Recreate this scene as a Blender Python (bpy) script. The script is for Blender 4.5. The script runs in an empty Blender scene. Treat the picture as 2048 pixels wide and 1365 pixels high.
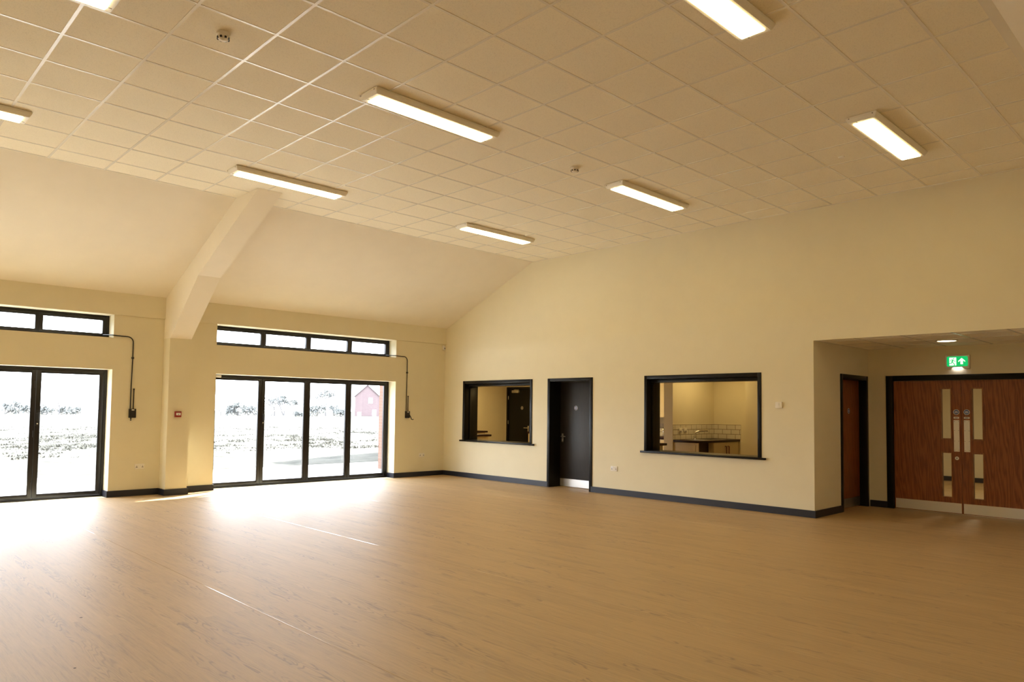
import bpy, bmesh, math, random
from mathutils import Vector, Matrix
random.seed(7)
sc = bpy.context.scene
COL = sc.collection

# ------------------------------------------------------------------ camera
YAW, PITCH, ROLL, F, CY = -.8018, .0485, .0125, 1448.2931, 748.6693
_f = Vector((math.sin(YAW)*math.cos(PITCH), math.cos(YAW)*math.cos(PITCH), math.sin(PITCH)))
_r = Vector((math.cos(YAW), -math.sin(YAW), 0))
_u = _r.cross(_f)
_c, _s = math.cos(ROLL), math.sin(ROLL)
R3, U3 = _c*_r + _s*_u, -_s*_r + _c*_u
CAM = Vector((12.6051, -10.1165, 1.4631))
cd = bpy.data.cameras.new('camera')
cam = bpy.data.objects.new('camera', cd)
COL.objects.link(cam)
cd.sensor_width = 36
cd.lens = F/2048*36
cd.shift_y = (CY-682.5)/2048
cd.clip_start, cd.clip_end = .05, 2000
cam.matrix_world = Matrix(((R3.x, U3.x, -_f.x, CAM.x), (R3.y, U3.y, -_f.y, CAM.y), (R3.z, U3.z, -_f.z, CAM.z), (0, 0, 0, 1)))
sc.camera = cam

# ------------------------------------------------------------------ world, sun, exposure
SKY = 13.0
SUN = 42.0
LAMP = 16.0
LAMP_COL = (1.0, .76, .36)
w = bpy.data.worlds.new('sky')
sc.world = w
w.use_nodes = True
bg = w.node_tree.nodes['Background']
bg.inputs['Color'].default_value = (.86, .89, 1.0, 1)
bg.inputs['Strength'].default_value = SKY
sd = bpy.data.lights.new('sun', 'SUN')
sd.energy = SUN
sd.angle = .012
sd.color = (1, .95, .86)
so = bpy.data.objects.new('sun', sd)
COL.objects.link(so)
_el = math.radians(33.5)
SUNDIR = Vector((.39*math.cos(_el), -.92*math.cos(_el), -math.sin(_el))).normalized()
so.rotation_euler = SUNDIR.to_track_quat('-Z', 'Y').to_euler()
so.location = (-20, 40, 30)


def area(name, loc, sx, sy, power, col, rot=(0, 0, 0)):
    d = bpy.data.lights.new(name, 'AREA')
    d.shape = 'RECTANGLE'
    d.size, d.size_y, d.energy, d.color = sx, sy, power, col
    o = bpy.data.objects.new(name, d)
    COL.objects.link(o)
    o.location, o.rotation_euler = loc, rot
    return o


area('kitchen_fill', (-.8, 2.2, 2.38), 1.4, .3, 24, (1, .70, .28))  # three unseen fill lights added to brighten the kitchen
area('kitchen_fill', (2.9, 2.3, 2.38), 1.4, .3, 34, (1, .70, .28))
area('kitchen_fill', (5.0, 2.75, 2.38), .3, 1.2, 11, (1, .70, .28))
area('corridor_fill', (9.4, 5.6, 2.38), .6, .6, 30, (1, .80, .5))  # unseen fill light added so the corridor is lit
for (y0, y1, z0, z1) in ((-10.47, -6.707, 0, 2.013), (-5.074, -1.31, 0, 2.013), (-10.47, -6.707, 2.52, 2.88), (-5.074, -1.31, 2.52, 2.88)):
    p = area('sky_portal', (-.345, (y0+y1)/2, (z0+z1)/2), z1-z0, y1-y0, 1, (1, 1, 1), (0, -math.pi/2, 0))
    p.data.cycles.is_portal = True

sc.cycles.max_bounces = 16
sc.cycles.diffuse_bounces = 12
sc.view_settings.view_transform = 'Standard'
sc.view_settings.look = 'None'
sc.view_settings.exposure = .01
sc.view_settings.gamma = 1
sc.view_settings.use_curve_mapping = False


# ------------------------------------------------------------------ materials
def mat(name, col, rough=.6, metal=0, spec=.5, emit=None, es=0):
    m = bpy.data.materials.new(name)
    m.use_nodes = True
    b = m.node_tree.nodes['Principled BSDF']
    b.inputs['Base Color'].default_value = (*col, 1)
    b.inputs['Roughness'].default_value = rough
    b.inputs['Metallic'].default_value = metal
    b.inputs['Specular IOR Level'].default_value = spec
    if emit:
        b.inputs['Emission Color'].default_value = (*emit, 1)
        b.inputs['Emission Strength'].default_value = es
    return m


class NT:
    def __init__(s, m):
        s.t = m.node_tree
        s.b = s.t.nodes['Principled BSDF']

    def n(s, typ, **kw):
        x = s.t.nodes.new(typ)
        for k, v in kw.items():
            if k in x.inputs.keys() if hasattr(x.inputs, 'keys') else False:
                x.inputs[k].default_value = v
            else:
                setattr(x, k, v)
        return x

    def l(s, a, b):
        s.t.links.new(a, b)


def coords(nt, scale=(1, 1, 1)):
    tc = nt.n('ShaderNodeTexCoord')
    mp = nt.n('ShaderNodeMapping')
    mp.inputs['Scale'].default_value = scale
    nt.l(tc.outputs['Object'], mp.inputs['Vector'])
    return mp.outputs['Vector']


def ramp(nt, fac, stops):
    r = nt.n('ShaderNodeValToRGB')
    e = r.color_ramp.elements
    while len(e) < len(stops):
        e.new(.5)
    for x, (p, c) in zip(e, stops):
        x.position = p
        x.color = (*c, 1)
    nt.l(fac, r.inputs['Fac'])
    return r.outputs['Color']


def noise(nt, vec, scale, detail=4, rough=.55):
    n = nt.n('ShaderNodeTexNoise')
    n.inputs['Scale'].default_value = scale
    n.inputs['Detail'].default_value = detail
    n.inputs['Roughness'].default_value = rough
    nt.l(vec, n.inputs['Vector'])
    return n.outputs['Fac']


def bump(nt, h, strength, dist=.01):
    b = nt.n('ShaderNodeBump')
    b.inputs['Strength'].default_value = strength
    b.inputs['Distance'].default_value = dist
    nt.l(h, b.inputs['Height'])
    nt.l(b.outputs['Normal'], nt.b.inputs['Normal'])


def painted(name, col, rough=.75, spec=.3):
    m = mat(name, col, rough, 0, spec)
    nt = NT(m)
    v = coords(nt)
    f = noise(nt, v, 3.0, 3)
    c = ramp(nt, f, [(.3, tuple(x*.985 for x in col)), (.7, tuple(min(1, x*1.015) for x in col))])
    nt.l(c, nt.b.inputs['Base Color'])
    bump(nt, noise(nt, v, 140, 2), .06, .002)
    return m


def wood(name, dark, mid, light, scale=1.0, axis='Z', rough=.38):
    m = mat(name, mid, rough, 0, .45)
    nt = NT(m)
    sc3 = {'Z': (17, 17, 1.5), 'X': (1.5, 17, 17)}[axis]
    v = coords(nt, tuple(a*scale for a in sc3))
    f1 = noise(nt, v, 2.2, 6, .62)
    wv = nt.n('ShaderNodeTexWave')
    wv.wave_type = 'BANDS'
    wv.bands_direction = 'DIAGONAL'
    wv.inputs['Scale'].default_value = .8
    wv.inputs['Distortion'].default_value = 14
    wv.inputs['Detail'].default_value = 3
    nt.l(v, wv.inputs['Vector'])
    mx = nt.n('ShaderNodeMath')
    mx.operation = 'MULTIPLY_ADD'
    mx.inputs[1].default_value = .45
    nt.l(wv.outputs['Fac'], mx.inputs[0])
    ad = nt.n('ShaderNodeMath')
    ad.operation = 'MULTIPLY'
    ad.inputs[1].default_value = .6
    nt.l(f1, ad.inputs[0])
    nt.l(ad.outputs[0], mx.inputs[2])
    c = ramp(nt, mx.outputs[0], [(.22, dark), (.48, mid), (.78, light)])
    nt.l(c, nt.b.inputs['Base Color'])
    return m


def vinyl():
    m = mat('wood_vinyl', (.4, .25, .12), .36, 0, 1.0)
    nt = NT(m)
    tc = nt.n('ShaderNodeTexCoord')
    # narrow boards running along x
    br = nt.n('ShaderNodeTexBrick')
    br.offset = .37
    br.offset_frequency = 2
    br.inputs['Scale'].default_value = 1
    br.inputs['Brick Width'].default_value = 1.25
    br.inputs['Row Height'].default_value = .1
    br.inputs['Mortar Size'].default_value = .0012
    br.inputs['Color1'].default_value = (.0, .0, .0, 1)
    br.inputs['Color2'].default_value = (1, 1, 1, 1)
    br.inputs['Mortar'].default_value = (.35, .35, .35, 1)
    nt.l(tc.outputs['Object'], br.inputs['Vector'])
    sep = nt.n('ShaderNodeSeparateColor')
    nt.l(br.outputs['Color'], sep.inputs['Color'])
    # grain: stretched noise shifted per board
    mp = nt.n('ShaderNodeMapping')
    mp.inputs['Scale'].default_value = (1.6, 26, 1)
    nt.l(tc.outputs['Object'], mp.inputs['Vector'])
    comb = nt.n('ShaderNodeCombineXYZ')
    ml = nt.n('ShaderNodeMath')
    ml.operation = 'MULTIPLY'
    ml.inputs[1].default_value = 37
    nt.l(sep.outputs[0], ml.inputs[0])
    nt.l(ml.outputs[0], comb.inputs['X'])
    nt.l(ml.outputs[0], comb.inputs['Z'])
    va = nt.n('ShaderNodeVectorMath')
    nt.l(mp.outputs['Vector'], va.inputs[0])
    nt.l(comb.outputs[0], va.inputs[1])
    g = noise(nt, va.outputs[0], 1.6, 7, .68)
    mp2 = nt.n('ShaderNodeMapping')
    mp2.inputs['Scale'].default_value = (3.5, 60, 1)
    nt.l(tc.outputs['Object'], mp2.inputs['Vector'])
    g2 = noise(nt, mp2.outputs['Vector'], 2.5, 4, .6)
    a = nt.n('ShaderNodeMath')
    a.operation = 'MULTIPLY_ADD'
    a.inputs[1].default_value = .13
    nt.l(sep.outputs[0], a.inputs[0])
    nt.l(g, a.inputs[2])
    a2 = nt.n('ShaderNodeMath')
    a2.operation = 'MULTIPLY_ADD'
    a2.inputs[1].default_value = .35
    nt.l(g2, a2.inputs[0])
    nt.l(a.outputs[0], a2.inputs[2])
    col = ramp(nt, a2.outputs[0], [(.42, (.16, .088, .022)), (.57, (.315, .19, .058)), (.70, (.385, .24, .078)), (.95, (.46, .295, .108))])
    # cathedral grain: contour lines of a stretched noise, shown in scattered patches
    mp3 = nt.n('ShaderNodeMapping')
    mp3.inputs['Scale'].default_value = (1.15, 8.5, 1)
    nt.l(tc.outputs['Object'], mp3.inputs['Vector'])
    va3 = nt.n('ShaderNodeVectorMath')
    nt.l(mp3.outputs['Vector'], va3.inputs[0])
    nt.l(comb.outputs[0], va3.inputs[1])
    cn = noise(nt, va3.outputs[0], 1.0, 2, .5)
    mu = nt.n('ShaderNodeMath')
    mu.operation = 'MULTIPLY'
    mu.inputs[1].default_value = 15
    nt.l(cn, mu.inputs[0])
    pg = nt.n('ShaderNodeMath')
    pg.operation = 'PINGPONG'
    pg.inputs[1].default_value = .5
    nt.l(mu.outputs[0], pg.inputs[0])
    ln = nt.n('ShaderNodeMapRange')
    ln.inputs['From Min'].default_value = .03
    ln.inputs['From Max'].default_value = .22
    ln.inputs['To Min'].default_value = 1
    ln.inputs['To Max'].default_value = 0
    nt.l(pg.outputs[0], ln.inputs['Value'])
    mk = noise(nt, va3.outputs[0], .55, 1, .5)
    mr = nt.n('ShaderNodeMapRange')
    mr.inputs['From Min'].default_value = .54
    mr.inputs['From Max'].default_value = .66
    mr.inputs['To Max'].default_value = .8
    nt.l(mk, mr.inputs['Value'])
    mm = nt.n('ShaderNodeMath')
    mm.operation = 'MULTIPLY'
    nt.l(ln.outputs[0], mm.inputs[0])
    nt.l(mr.outputs[0], mm.inputs[1])
    mix = nt.n('ShaderNodeMixRGB')
    mix.inputs['Color2'].default_value = (.17, .088, .022, 1)
    nt.l(mm.outputs[0], mix.inputs['Fac'])
    nt.l(col, mix.inputs['Color1'])
    nt.l(mix.outputs[0], nt.b.inputs['Base Color'])
    rr = nt.n('ShaderNodeMapRange')
    rr.inputs['To Min'].default_value = .49
    rr.inputs['To Max'].default_value = .59
    nt.b.inputs['IOR'].default_value = 2.0
    nt.l(g, rr.inputs['Value'])
    nt.l(rr.outputs[0], nt.b.inputs['Roughness'])
    bump(nt, a2.outputs[0], .10, .002)
    return m


def brick(name, c1, c2, mort, sx=.225, sy=.075, msz=.008, zoff=0.0):
    m = mat(name, c1, .85)
    nt = NT(m)
    tc = nt.n('ShaderNodeTexCoord')
    sp = nt.n('ShaderNodeSeparateXYZ')
    nt.l(tc.outputs['Object'], sp.inputs[0])
    ad = nt.n('ShaderNodeMath')
    nt.l(sp.outputs['X'], ad.inputs[0])
    nt.l(sp.outputs['Y'], ad.inputs[1])
    cb = nt.n('ShaderNodeCombineXYZ')
    nt.l(ad.outputs[0], cb.inputs['X'])
    zo = nt.n('ShaderNodeMath')
    zo.inputs[1].default_value = zoff
    nt.l(sp.outputs['Z'], zo.inputs[0])
    nt.l(zo.outputs[0], cb.inputs['Y'])
    br = nt.n('ShaderNodeTexBrick')
    br.inputs['Scale'].default_value = 1
    br.inputs['Brick Width'].default_value = sx
    br.inputs['Row Height'].default_value = sy
    br.inputs['Mortar Size'].default_value = msz
    br.inputs['Color1'].default_value = (*c1, 1)
    br.inputs['Color2'].default_value = (*c2, 1)
    br.inputs['Mortar'].default_value = (*mort, 1)
    nt.l(cb.outputs[0], br.inputs['Vector'])
    nt.l(br.outputs['Color'], nt.b.inputs['Base Color'])
    return m


def tile_ceiling():
    m = mat('mineral_tile', (.84, .81, .69), .9, 0, .2)
    nt = NT(m)
    v = coords(nt)
    f = noise(nt, v, 120, 2, .7)
    c = ramp(nt, f, [(.30, (.74, .69, .55)), (.45, (.87, .81, .65)), (.8, (.89, .83, .67))])
    nt.l(c, nt.b.inputs['Base Color'])
    bump(nt, f, .15, .002)
    return m


def glass():
    m = bpy.data.materials.new('clear_glass')
    m.use_nodes = True
    t = m.node_tree
    t.nodes.remove(t.nodes['Principled BSDF'])
    out = t.nodes['Material Output']
    tr = t.nodes.new('ShaderNodeBsdfTransparent')
    tr.inputs['Color'].default_value = (.95, .97, .96, 1)
    gl = t.nodes.new('ShaderNodeBsdfGlossy')
    gl.inputs['Roughness'].default_value = .02
    fr = t.nodes.new('ShaderNodeFresnel')
    fr.inputs['IOR'].default_value = 1.45
    mx = t.nodes.new('ShaderNodeMixShader')
    ge = t.nodes.new('ShaderNodeNewGeometry')
    sb = t.nodes.new('ShaderNodeMath')
    sb.operation = 'SUBTRACT'
    sb.inputs[0].default_value = 1
    ml = t.nodes.new('ShaderNodeMath')
    ml.operation = 'MULTIPLY'
    t.links.new(ge.outputs['Backfacing'], sb.inputs[1])
    t.links.new(sb.outputs[0], ml.inputs[0])
    t.links.new(fr.outputs[0], ml.inputs[1])
    t.links.new(ml.outputs[0], mx.inputs[0])
    t.links.new(tr.outputs[0], mx.inputs[1])
    t.links.new(gl.outputs[0], mx.inputs[2])
    t.links.new(mx.outputs[0], out.inputs['Surface'])
    return m


def speckled(name, stops, scale, rough=.95, detail=6, bumps=.5, bd=.05):
    m = mat(name, stops[0][1], rough, 0, .1)
    nt = NT(m)
    v = coords(nt)
    f = noise(nt, v, scale, detail, .65)
    nt.l(ramp(nt, f, stops), nt.b.inputs['Base Color'])
    if bumps:
        bump(nt, f, bumps, bd)
    return m


M = dict(
    cream=painted('cream_paint', (.775, .72, .545)),
    slope=painted('soffit_paint', (.85, .79, .66)),
    tile=tile_ceiling(),
    grid=mat('white_metal_grid', (.84, .80, .70), .25, 0, .5),
    vinyl=vinyl(),
    seam=mat('vinyl_weld', (.62, .48, .33), .16, 0, .7),
    black=mat('black_gloss_paint', (.008, .0075, .0075), .3, 0, .22),
    skirt=mat('navy_black_skirting', (.010, .012, .024), .4, 0, .5),
    alu=mat('anthracite_aluminium', (.016, .0145, .015), .35, 0, .35),
    glass=glass(),
    lampbody=mat('white_lamp_body', (.88, .86, .80), .4),
    lamp=mat('lamp_diffuser', (1, 1, 1), .5, emit=LAMP_COL, es=LAMP),
    plastic=mat('white_plastic', (.82, .79, .72), .35),
    greyp=mat('grey_plastic', (.30, .28, .26), .4),
    dark=mat('dark_slot', (.015, .013, .012), .6),
    steel=mat('brushed_steel', (.62, .60, .57), .32, 1),
    satin=mat('satin_aluminium', (.70, .68, .66), .42, .85),
    chrome=mat('chrome', (.85, .85, .85), .08, 1),
    red=mat('red_plastic', (.26, .008, .008), .35),
    white=mat('white_print', (.85, .85, .85), .5),
    blue=mat('blue_print', (.02, .07, .30), .4),
    dblack=mat('black_plastic', (.012, .011, .011), .35),
    oak=wood('red_oak_veneer', (.165, .043, .010), (.235, .067, .0165), (.30, .094, .025), 1.0),
    bead=wood('oak_bead', (.16, .05, .013), (.24, .085, .024), (.32, .12, .035), 2.0),
    blackdoor=wood('black_stained_door', (.015, .0115, .010), (.018, .014, .0125), (.021, .0165, .0145), 1.0, rough=.45),
    cab=mat('cream_cabinet', (.72, .63, .42), .4),
    top=mat('dark_worktop', (.03, .011, .008), .4, 0, .2),
    kittile=brick('white_metro_tile', (.74, .70, .60), (.70, .66, .56), (.20, .15, .09), .2, .1, .005, .01),
    redmetal=mat('dark_red_handle', (.13, .025, .015), .3),
    void=mat('appliance_gap', (.06, .03, .02), .7),
    brick=brick('orange_brick', (.115, .058, .041), (.135, .072, .052), (.13, .088, .07)),
    housebrick=brick('red_brick', (.15, .105, .108), (.165, .118, .12), (.18, .145, .145), .5, .2, .02),
    roof=mat('slate_roof', (.12, .10, .10), .7),
    paving=speckled('pale_concrete', [(.3, (.50, .48, .45)), (.7, (.58, .56, .53))], 3, bumps=.1),
    field=speckled('rough_pasture', [(.30, (.018, .018, .014)), (.42, (.045, .045, .038)), (.60, (.066, .065, .055)), (.8, (.08, .078, .067))], 1.3, bumps=.6, bd=.15),
    lawn=speckled('lawn_turf', [(.3, (.03, .032, .024)), (.5, (.06, .063, .048)), (.7, (.09, .092, .072))], 9, bumps=.6),
    tuft=mat('dry_grass', (.085, .082, .07), .9, 0, .1),
    bark=mat('grey_bark', (.13, .125, .125), .9, 0, .1),
    leaf=mat('grey_green_leaves', (.21, .22, .215), .8, 0, .15),
    sage=mat('plain_backing', (.4, .38, .3), .8),
    green=mat('green_legend', (.0, .32, .09), .4, emit=(.0, .55, .14), es=.95),
    lit=mat('white_legend', (.9, .95, .9), .4, emit=(.85, 1, .9), es=1.1),
    led=mat('led_strip', (1, 1, 1), .4, emit=(1, .93, .95), es=10),
    sooty=mat('scuff_mark', (.16, .09, .05), .7),
)


# ------------------------------------------------------------------ mesh helpers
def B():
    return bmesh.new()


def box(bm, a, b):
    x0, y0, z0 = (min(p, q) for p, q in zip(a, b))
    x1, y1, z1 = (max(p, q) for p, q in zip(a, b))
    v = [bm.verts.new(p) for p in ((x0, y0, z0), (x1, y0, z0), (x1, y1, z0), (x0, y1, z0), (x0, y0, z1), (x1, y0, z1), (x1, y1, z1), (x0, y1, z1))]
    for q in ((3, 2, 1, 0), (4, 5, 6, 7), (0, 1, 5, 4), (1, 2, 6, 5), (2, 3, 7, 6), (3, 0, 4, 7)):
        bm.faces.new([v[i] for i in q])
    return bm


def bbox(bm, a, b, r=.004, seg=2):
    """box with rounded edges"""
    t = B()
    box(t, a, b)
    bmesh.ops.bevel(t, geom=t.edges[:], offset=r, segments=seg, affect='EDGES', profile=.5)
    merge(bm, t)
    return bm


def merge(bm, t, mx=None):
    vm = {}
    for v in t.verts:
        vm[v] = bm.verts.new(mx @ v.co if mx else v.co)
    for f in t.faces:
        try:
            bm.faces.new([vm[v] for v in f.verts])
        except ValueError:
            pass
    t.free()


def prism(bm, poly, axis, a, b):
    """extrude a 2-D polygon along an axis; poly is in the two other axes in xyz order"""
    def P(p, t):
        return {'x': (t, p[0], p[1]), 'y': (p[0], t, p[1]), 'z': (p[0], p[1], t)}[axis]
    lo = [bm.verts.new(P(p, a)) for p in poly]
    hi = [bm.verts.new(P(p, b)) for p in poly]
    n = len(poly)
    bm.faces.new(lo)
    bm.faces.new(hi[::-1])
    for i in range(n):
        j = (i+1) % n
        bm.faces.new((lo[j], lo[i], hi[i], hi[j]))
    bmesh.ops.recalc_face_normals(bm, faces=bm.faces[:])
    return bm


def tube(bm, pts, r, n=10, r2=None, caps=True):
    pts = [Vector(p) for p in pts]
    rings = []
    up = None
    for i, p in enumerate(pts):
        d = (pts[min(i+1, len(pts)-1)] - pts[max(i-1, 0)]).normalized()
        if up is None:
            up = d.orthogonal().normalized()
        up = (up - d*up.dot(d)).normalized()
        s = d.cross(up)
        rr = r if r2 is None else r + (r2-r)*i/max(1, len(pts)-1)
        rings.append([bm.verts.new(p + rr*(math.cos(2*math.pi*k/n)*up + math.sin(2*math.pi*k/n)*s)) for k in range(n)])
    for a, b in zip(rings, rings[1:]):
        for k in range(n):
            bm.faces.new((a[k], a[(k+1) % n], b[(k+1) % n], b[k]))
    if caps:
        bm.faces.new(rings[0][::-1])
        bm.faces.new(rings[-1])
    return bm


def lathe(bm, prof, centre, axis='z', n=28):
    """profile of (radius, height) spun about an axis through centre"""
    c = Vector(centre)
    ax = {'z': (Vector((1, 0, 0)), Vector((0, 1, 0)), Vector((0, 0, 1))),
          'y': (Vector((1, 0, 0)), Vector((0, 0, 1)), Vector((0, -1, 0))),
          'x': (Vector((0, 1, 0)), Vector((0, 0, 1)), Vector((1, 0, 0)))}[axis]
    rings = []
    for r, h in prof:
        rings.append([bm.verts.new(c + ax[2]*h + r*(math.cos(2*math.pi*k/n)*ax[0] + math.sin(2*math.pi*k/n)*ax[1])) for k in range(n)])
    for a, b in zip(rings, rings[1:]):
        for k in range(n):
            bm.faces.new((a[k], a[(k+1) % n], b[(k+1) % n], b[k]))
    bm.faces.new(rings[0][::-1])
    bm.faces.new(rings[-1])
    bmesh.ops.recalc_face_normals(bm, faces=bm.faces[:])
    return bm


def disc_mesh(bm, c, r, axis, t, n=28):
    return lathe(bm, [(r, 0), (r, t*.7), (r*.96, t)], c, axis, n)


WL = {}


def obj(name, bm, m, parent=None, smooth=False, local=False):
    me = bpy.data.meshes.new(name)
    if parent is not None and not local:
        off = WL.get(parent, Vector())
        bmesh.ops.translate(bm, verts=bm.verts[:], vec=-off)
    bm.to_mesh(me)
    bm.free()
    me.materials.append(M[m] if isinstance(m, str) else m)
    if smooth:
        for p in me.polygons:
            p.use_smooth = True
        me.set_sharp_from_angle(angle=math.radians(38))
    o = bpy.data.objects.new(name, me)
    COL.objects.link(o)
    if parent is not None:
        o.parent = parent
        WL[o] = WL.get(parent, Vector())
    else:
        WL[o] = Vector()
    return o


def tag(o, label=None, cat=None, group=None, kind=None):
    if label:
        o['label'] = label
    if cat:
        o['category'] = cat
    if group:
        o['group'] = group
    if kind:
        o['kind'] = kind
    return o


def thing(name, label, cat, loc=(0, 0, 0), rz=0, group=None, kind=None):
    o = bpy.data.objects.new(name, None)
    COL.objects.link(o)
    o.location = loc
    o.rotation_euler = (0, 0, rz)
    o.empty_display_size = .1
    WL[o] = Vector(loc)
    return tag(o, label, cat, group, kind)


def dup(root, loc, label, group=None):
    r = root.copy()
    COL.objects.link(r)
    r.location = loc
    r['label'] = label
    if group:
        r['group'] = group
    for ch in list(root.children):
        c = ch.copy()
        COL.objects.link(c)
        c.parent = r
        for g in list(ch.children):
            d = g.copy()
            COL.objects.link(d)
            d.parent = c
    return r


def struct(name, bm, m, label=None, cat=None, parent=None):
    o = obj(name, bm, m, parent)
    if parent is None:
        tag(o, label, cat, None, 'structure')
    return o


# ------------------------------------------------------------------ key dimensions (metres)
XR, YF, ZC, ZE = 14.06, -11.6, 4.368, 3.217
SX0, SX1 = 2.697, 11.37
D1 = (-10.472, -6.707)
D2 = (-5.0743, -1.3102)
DT, CB, CT = 2.0133, 2.5176, 2.8826
H1, H2, HS, HT = (.6537, 2.7237), (5.3843, 7.461), .7944, 2.0466
D3 = (3.164, 4.2287)
BT = 2.0457
RX, RT, RY, RX2 = 8.2489, 2.483, 2.0282, 10.84
WT = .36
KW, KD = -2.1, 3.9

# ------------------------------------------------------------------ setting: floor
bm = B()
box(bm, (-.02, YF, -.12), (XR, 0, 0))
box(bm, (RX, 0, -.12), (RX2, RY, 0))
box(bm, (D3[0], 0, -.12), (D3[1], WT, 0))
box(bm, (KW, WT, -.12), (RX-.2, KD, 0))
box(bm, (RX-.2, .93, -.12), (RX, 1.977, 0))
box(bm, (8.5, RY, -.12), (10.6, RY+.2, 0))
box(bm, (8.3, RY+.2, -.12), (11.2, 8.1, 0))
box(bm, (6.6, KD+.15, -.12), (8.3, 8.1, 0))
floor = struct('floor', bm, 'vinyl', 'glossy wood-look vinyl floor of the whole hall', 'floor')
bm = B()
for y in (-9.78, -7.75, -5.72, -3.69, -1.66):
    box(bm, (.03, y-.0035, -.002), (XR-.03, y+.0035, .0008))
obj('weld_seam', bm, 'seam', floor)['label'] = 'thin pale shiny welded joints between vinyl sheets'

# ------------------------------------------------------------------ setting: hall walls
bm = B()
T = -WT
YB = YF-.3
# window wall: piers and spandrels
for a, b in ((YB, D1[0]), (D1[1], D2[0]), (D2[1], 0)):
    box(bm, (T, a, -.12), (0, b, 4.6))
for a, b in (D1, D2):
    box(bm, (T, a, DT), (0, b, CB))
    box(bm, (T, a, CT), (0, b, 4.6))
    box(bm, (T, a, -.12), (-.02, b, -.0))
struct('wall_left', bm, 'cream', 'cream window wall with two glazed door openings and strip windows above', 'wall')

bm = B()
ZT = 4.6
for a, b, z0, z1 in ((-2.56, T, -.12, 3.0), (T, H1[0], -.12, RT), (H1[0], H1[1], -.12, HS), (H1[0], H1[1], HT, RT), (H1[1], D3[0], -.12, RT), (D3[0], D3[1], BT, RT), (D3[1], H2[0], -.12, RT),
                     (H2[0], H2[1], -.12, HS), (H2[0], H2[1], HT, RT), (H2[1], RX, -.12, RT), (RX2, XR+.3, -.12, RT), (T, RX, RT, ZT), (RX2, XR+.3, RT, ZT), (RX, RX2, RT+.12, ZT)):
    if a < -1:
        continue
    box(bm, (a, 0, z0), (b, WT, z1))
box(bm, (RX, 0, RT), (RX2, .012, RT+.12))
struct('wall_back', bm, 'cream', 'tall cream end wall with two serving hatches, a black door and a recess', 'wall')
bm = B()
box(bm, (XR, YB, -.12), (XR+.3, 0, ZT))
struct('wall_right', bm, 'cream', 'cream side wall opposite the windows', 'wall')
bm = B()
box(bm, (0, YB, -.12), (XR, YF, ZT))
struct('wall_front', bm, 'cream', 'cream end wall behind the camera', 'wall')

# ceiling
bm = B()
box(bm, (SX0, YF, ZC+.003), (SX1, 0, ZT))
ceil = struct('ceiling', bm, 'tile', 'flat suspended ceiling of square mineral tiles in a white grid', 'ceiling')
bm = B()
GX, GY = 10.3237, -4.6156
h = .012
xs = [GX+.6*k for k in range(-20, 5)]
ys = [GY+.6*k for k in range(-20, 12)]
for x in xs:
    if SX0+.05 < x < SX1-.1:
        box(bm, (x-h, YF, ZC), (x+h, 0, ZC+.006))
for y in ys:
    if YF+.05 < y < -.05:
        box(bm, (SX0, y-h, ZC-.0005), (SX1, y+h, ZC+.006))
box(bm, (SX0, YF, ZC-.001), (SX0+.022, 0, ZC+.006))
box(bm, (SX1-.07, YF, ZC-.001), (SX1, 0, ZC+.006))
box(bm, (SX0, -.022, ZC-.001), (SX1, 0, ZC+.006))
obj('grid', bm, 'grid', ceil)['label'] = 'white metal ceiling grid'
bm = B()
prism(bm, [(0, ZE), (SX0, ZC), (SX0, ZC+.2), (0, ZE+.2)], 'y', YF, 0)
struct('ceiling_left', bm, 'slope', 'plain sloping plaster ceiling above the windows', 'ceiling')
bm = B()
prism(bm, [(XR, ZE), (SX1, ZC), (SX1, ZC+.2), (XR, ZE+.2)], 'y', YF, 0)
struct('ceiling_right', bm, 'slope', 'plain sloping plaster ceiling at the right', 'ceiling')

# bulkhead band under the slope
PY0, PY1, PD = -5.95, -5.61, .29
bm = B()
for a, b in ((PY1, 0), (YF, PY0)):
    prism(bm, [(0, CT), (.045, CT), (.045, ZE+.021), (0, ZE+.001)], 'y', a, b)
struct('trim_1', bm, 'cream', 'cream bulkhead band running above the strip windows', 'trim')

# boxed column with raking rafter
bm = B()
ZK = 2.553
prism(bm, [(.0, 0), (PD, 0), (PD, ZK), (0, ZK)], 'y', PY0, PY1)
col = struct('pillar', bm, 'cream', 'cream boxed pillar between the glazed doors rising into a sloping rafter', 'pillar')
bm = B()
prism(bm, [(0, ZK), (PD, ZK), (1.40, 3.447), (3.40, ZC), (SX0, ZC), (0, ZE)], 'y', PY0+.001, PY1-.001)
obj('rafter', bm, 'slope', col)

# ------------------------------------------------------------------ skirting
SK, SH = .018, .1


def skirt(bm, pts):
    """closed-off skirting boxes along axis-aligned runs: (x0,y0,x1,y1,normal)"""
    for x0, y0, x1, y1, nx, ny in pts:
        box(bm, (x0, y0, 0), (x1+nx*SK if nx else x1, y1+ny*SK if ny else y1, SH))


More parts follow.
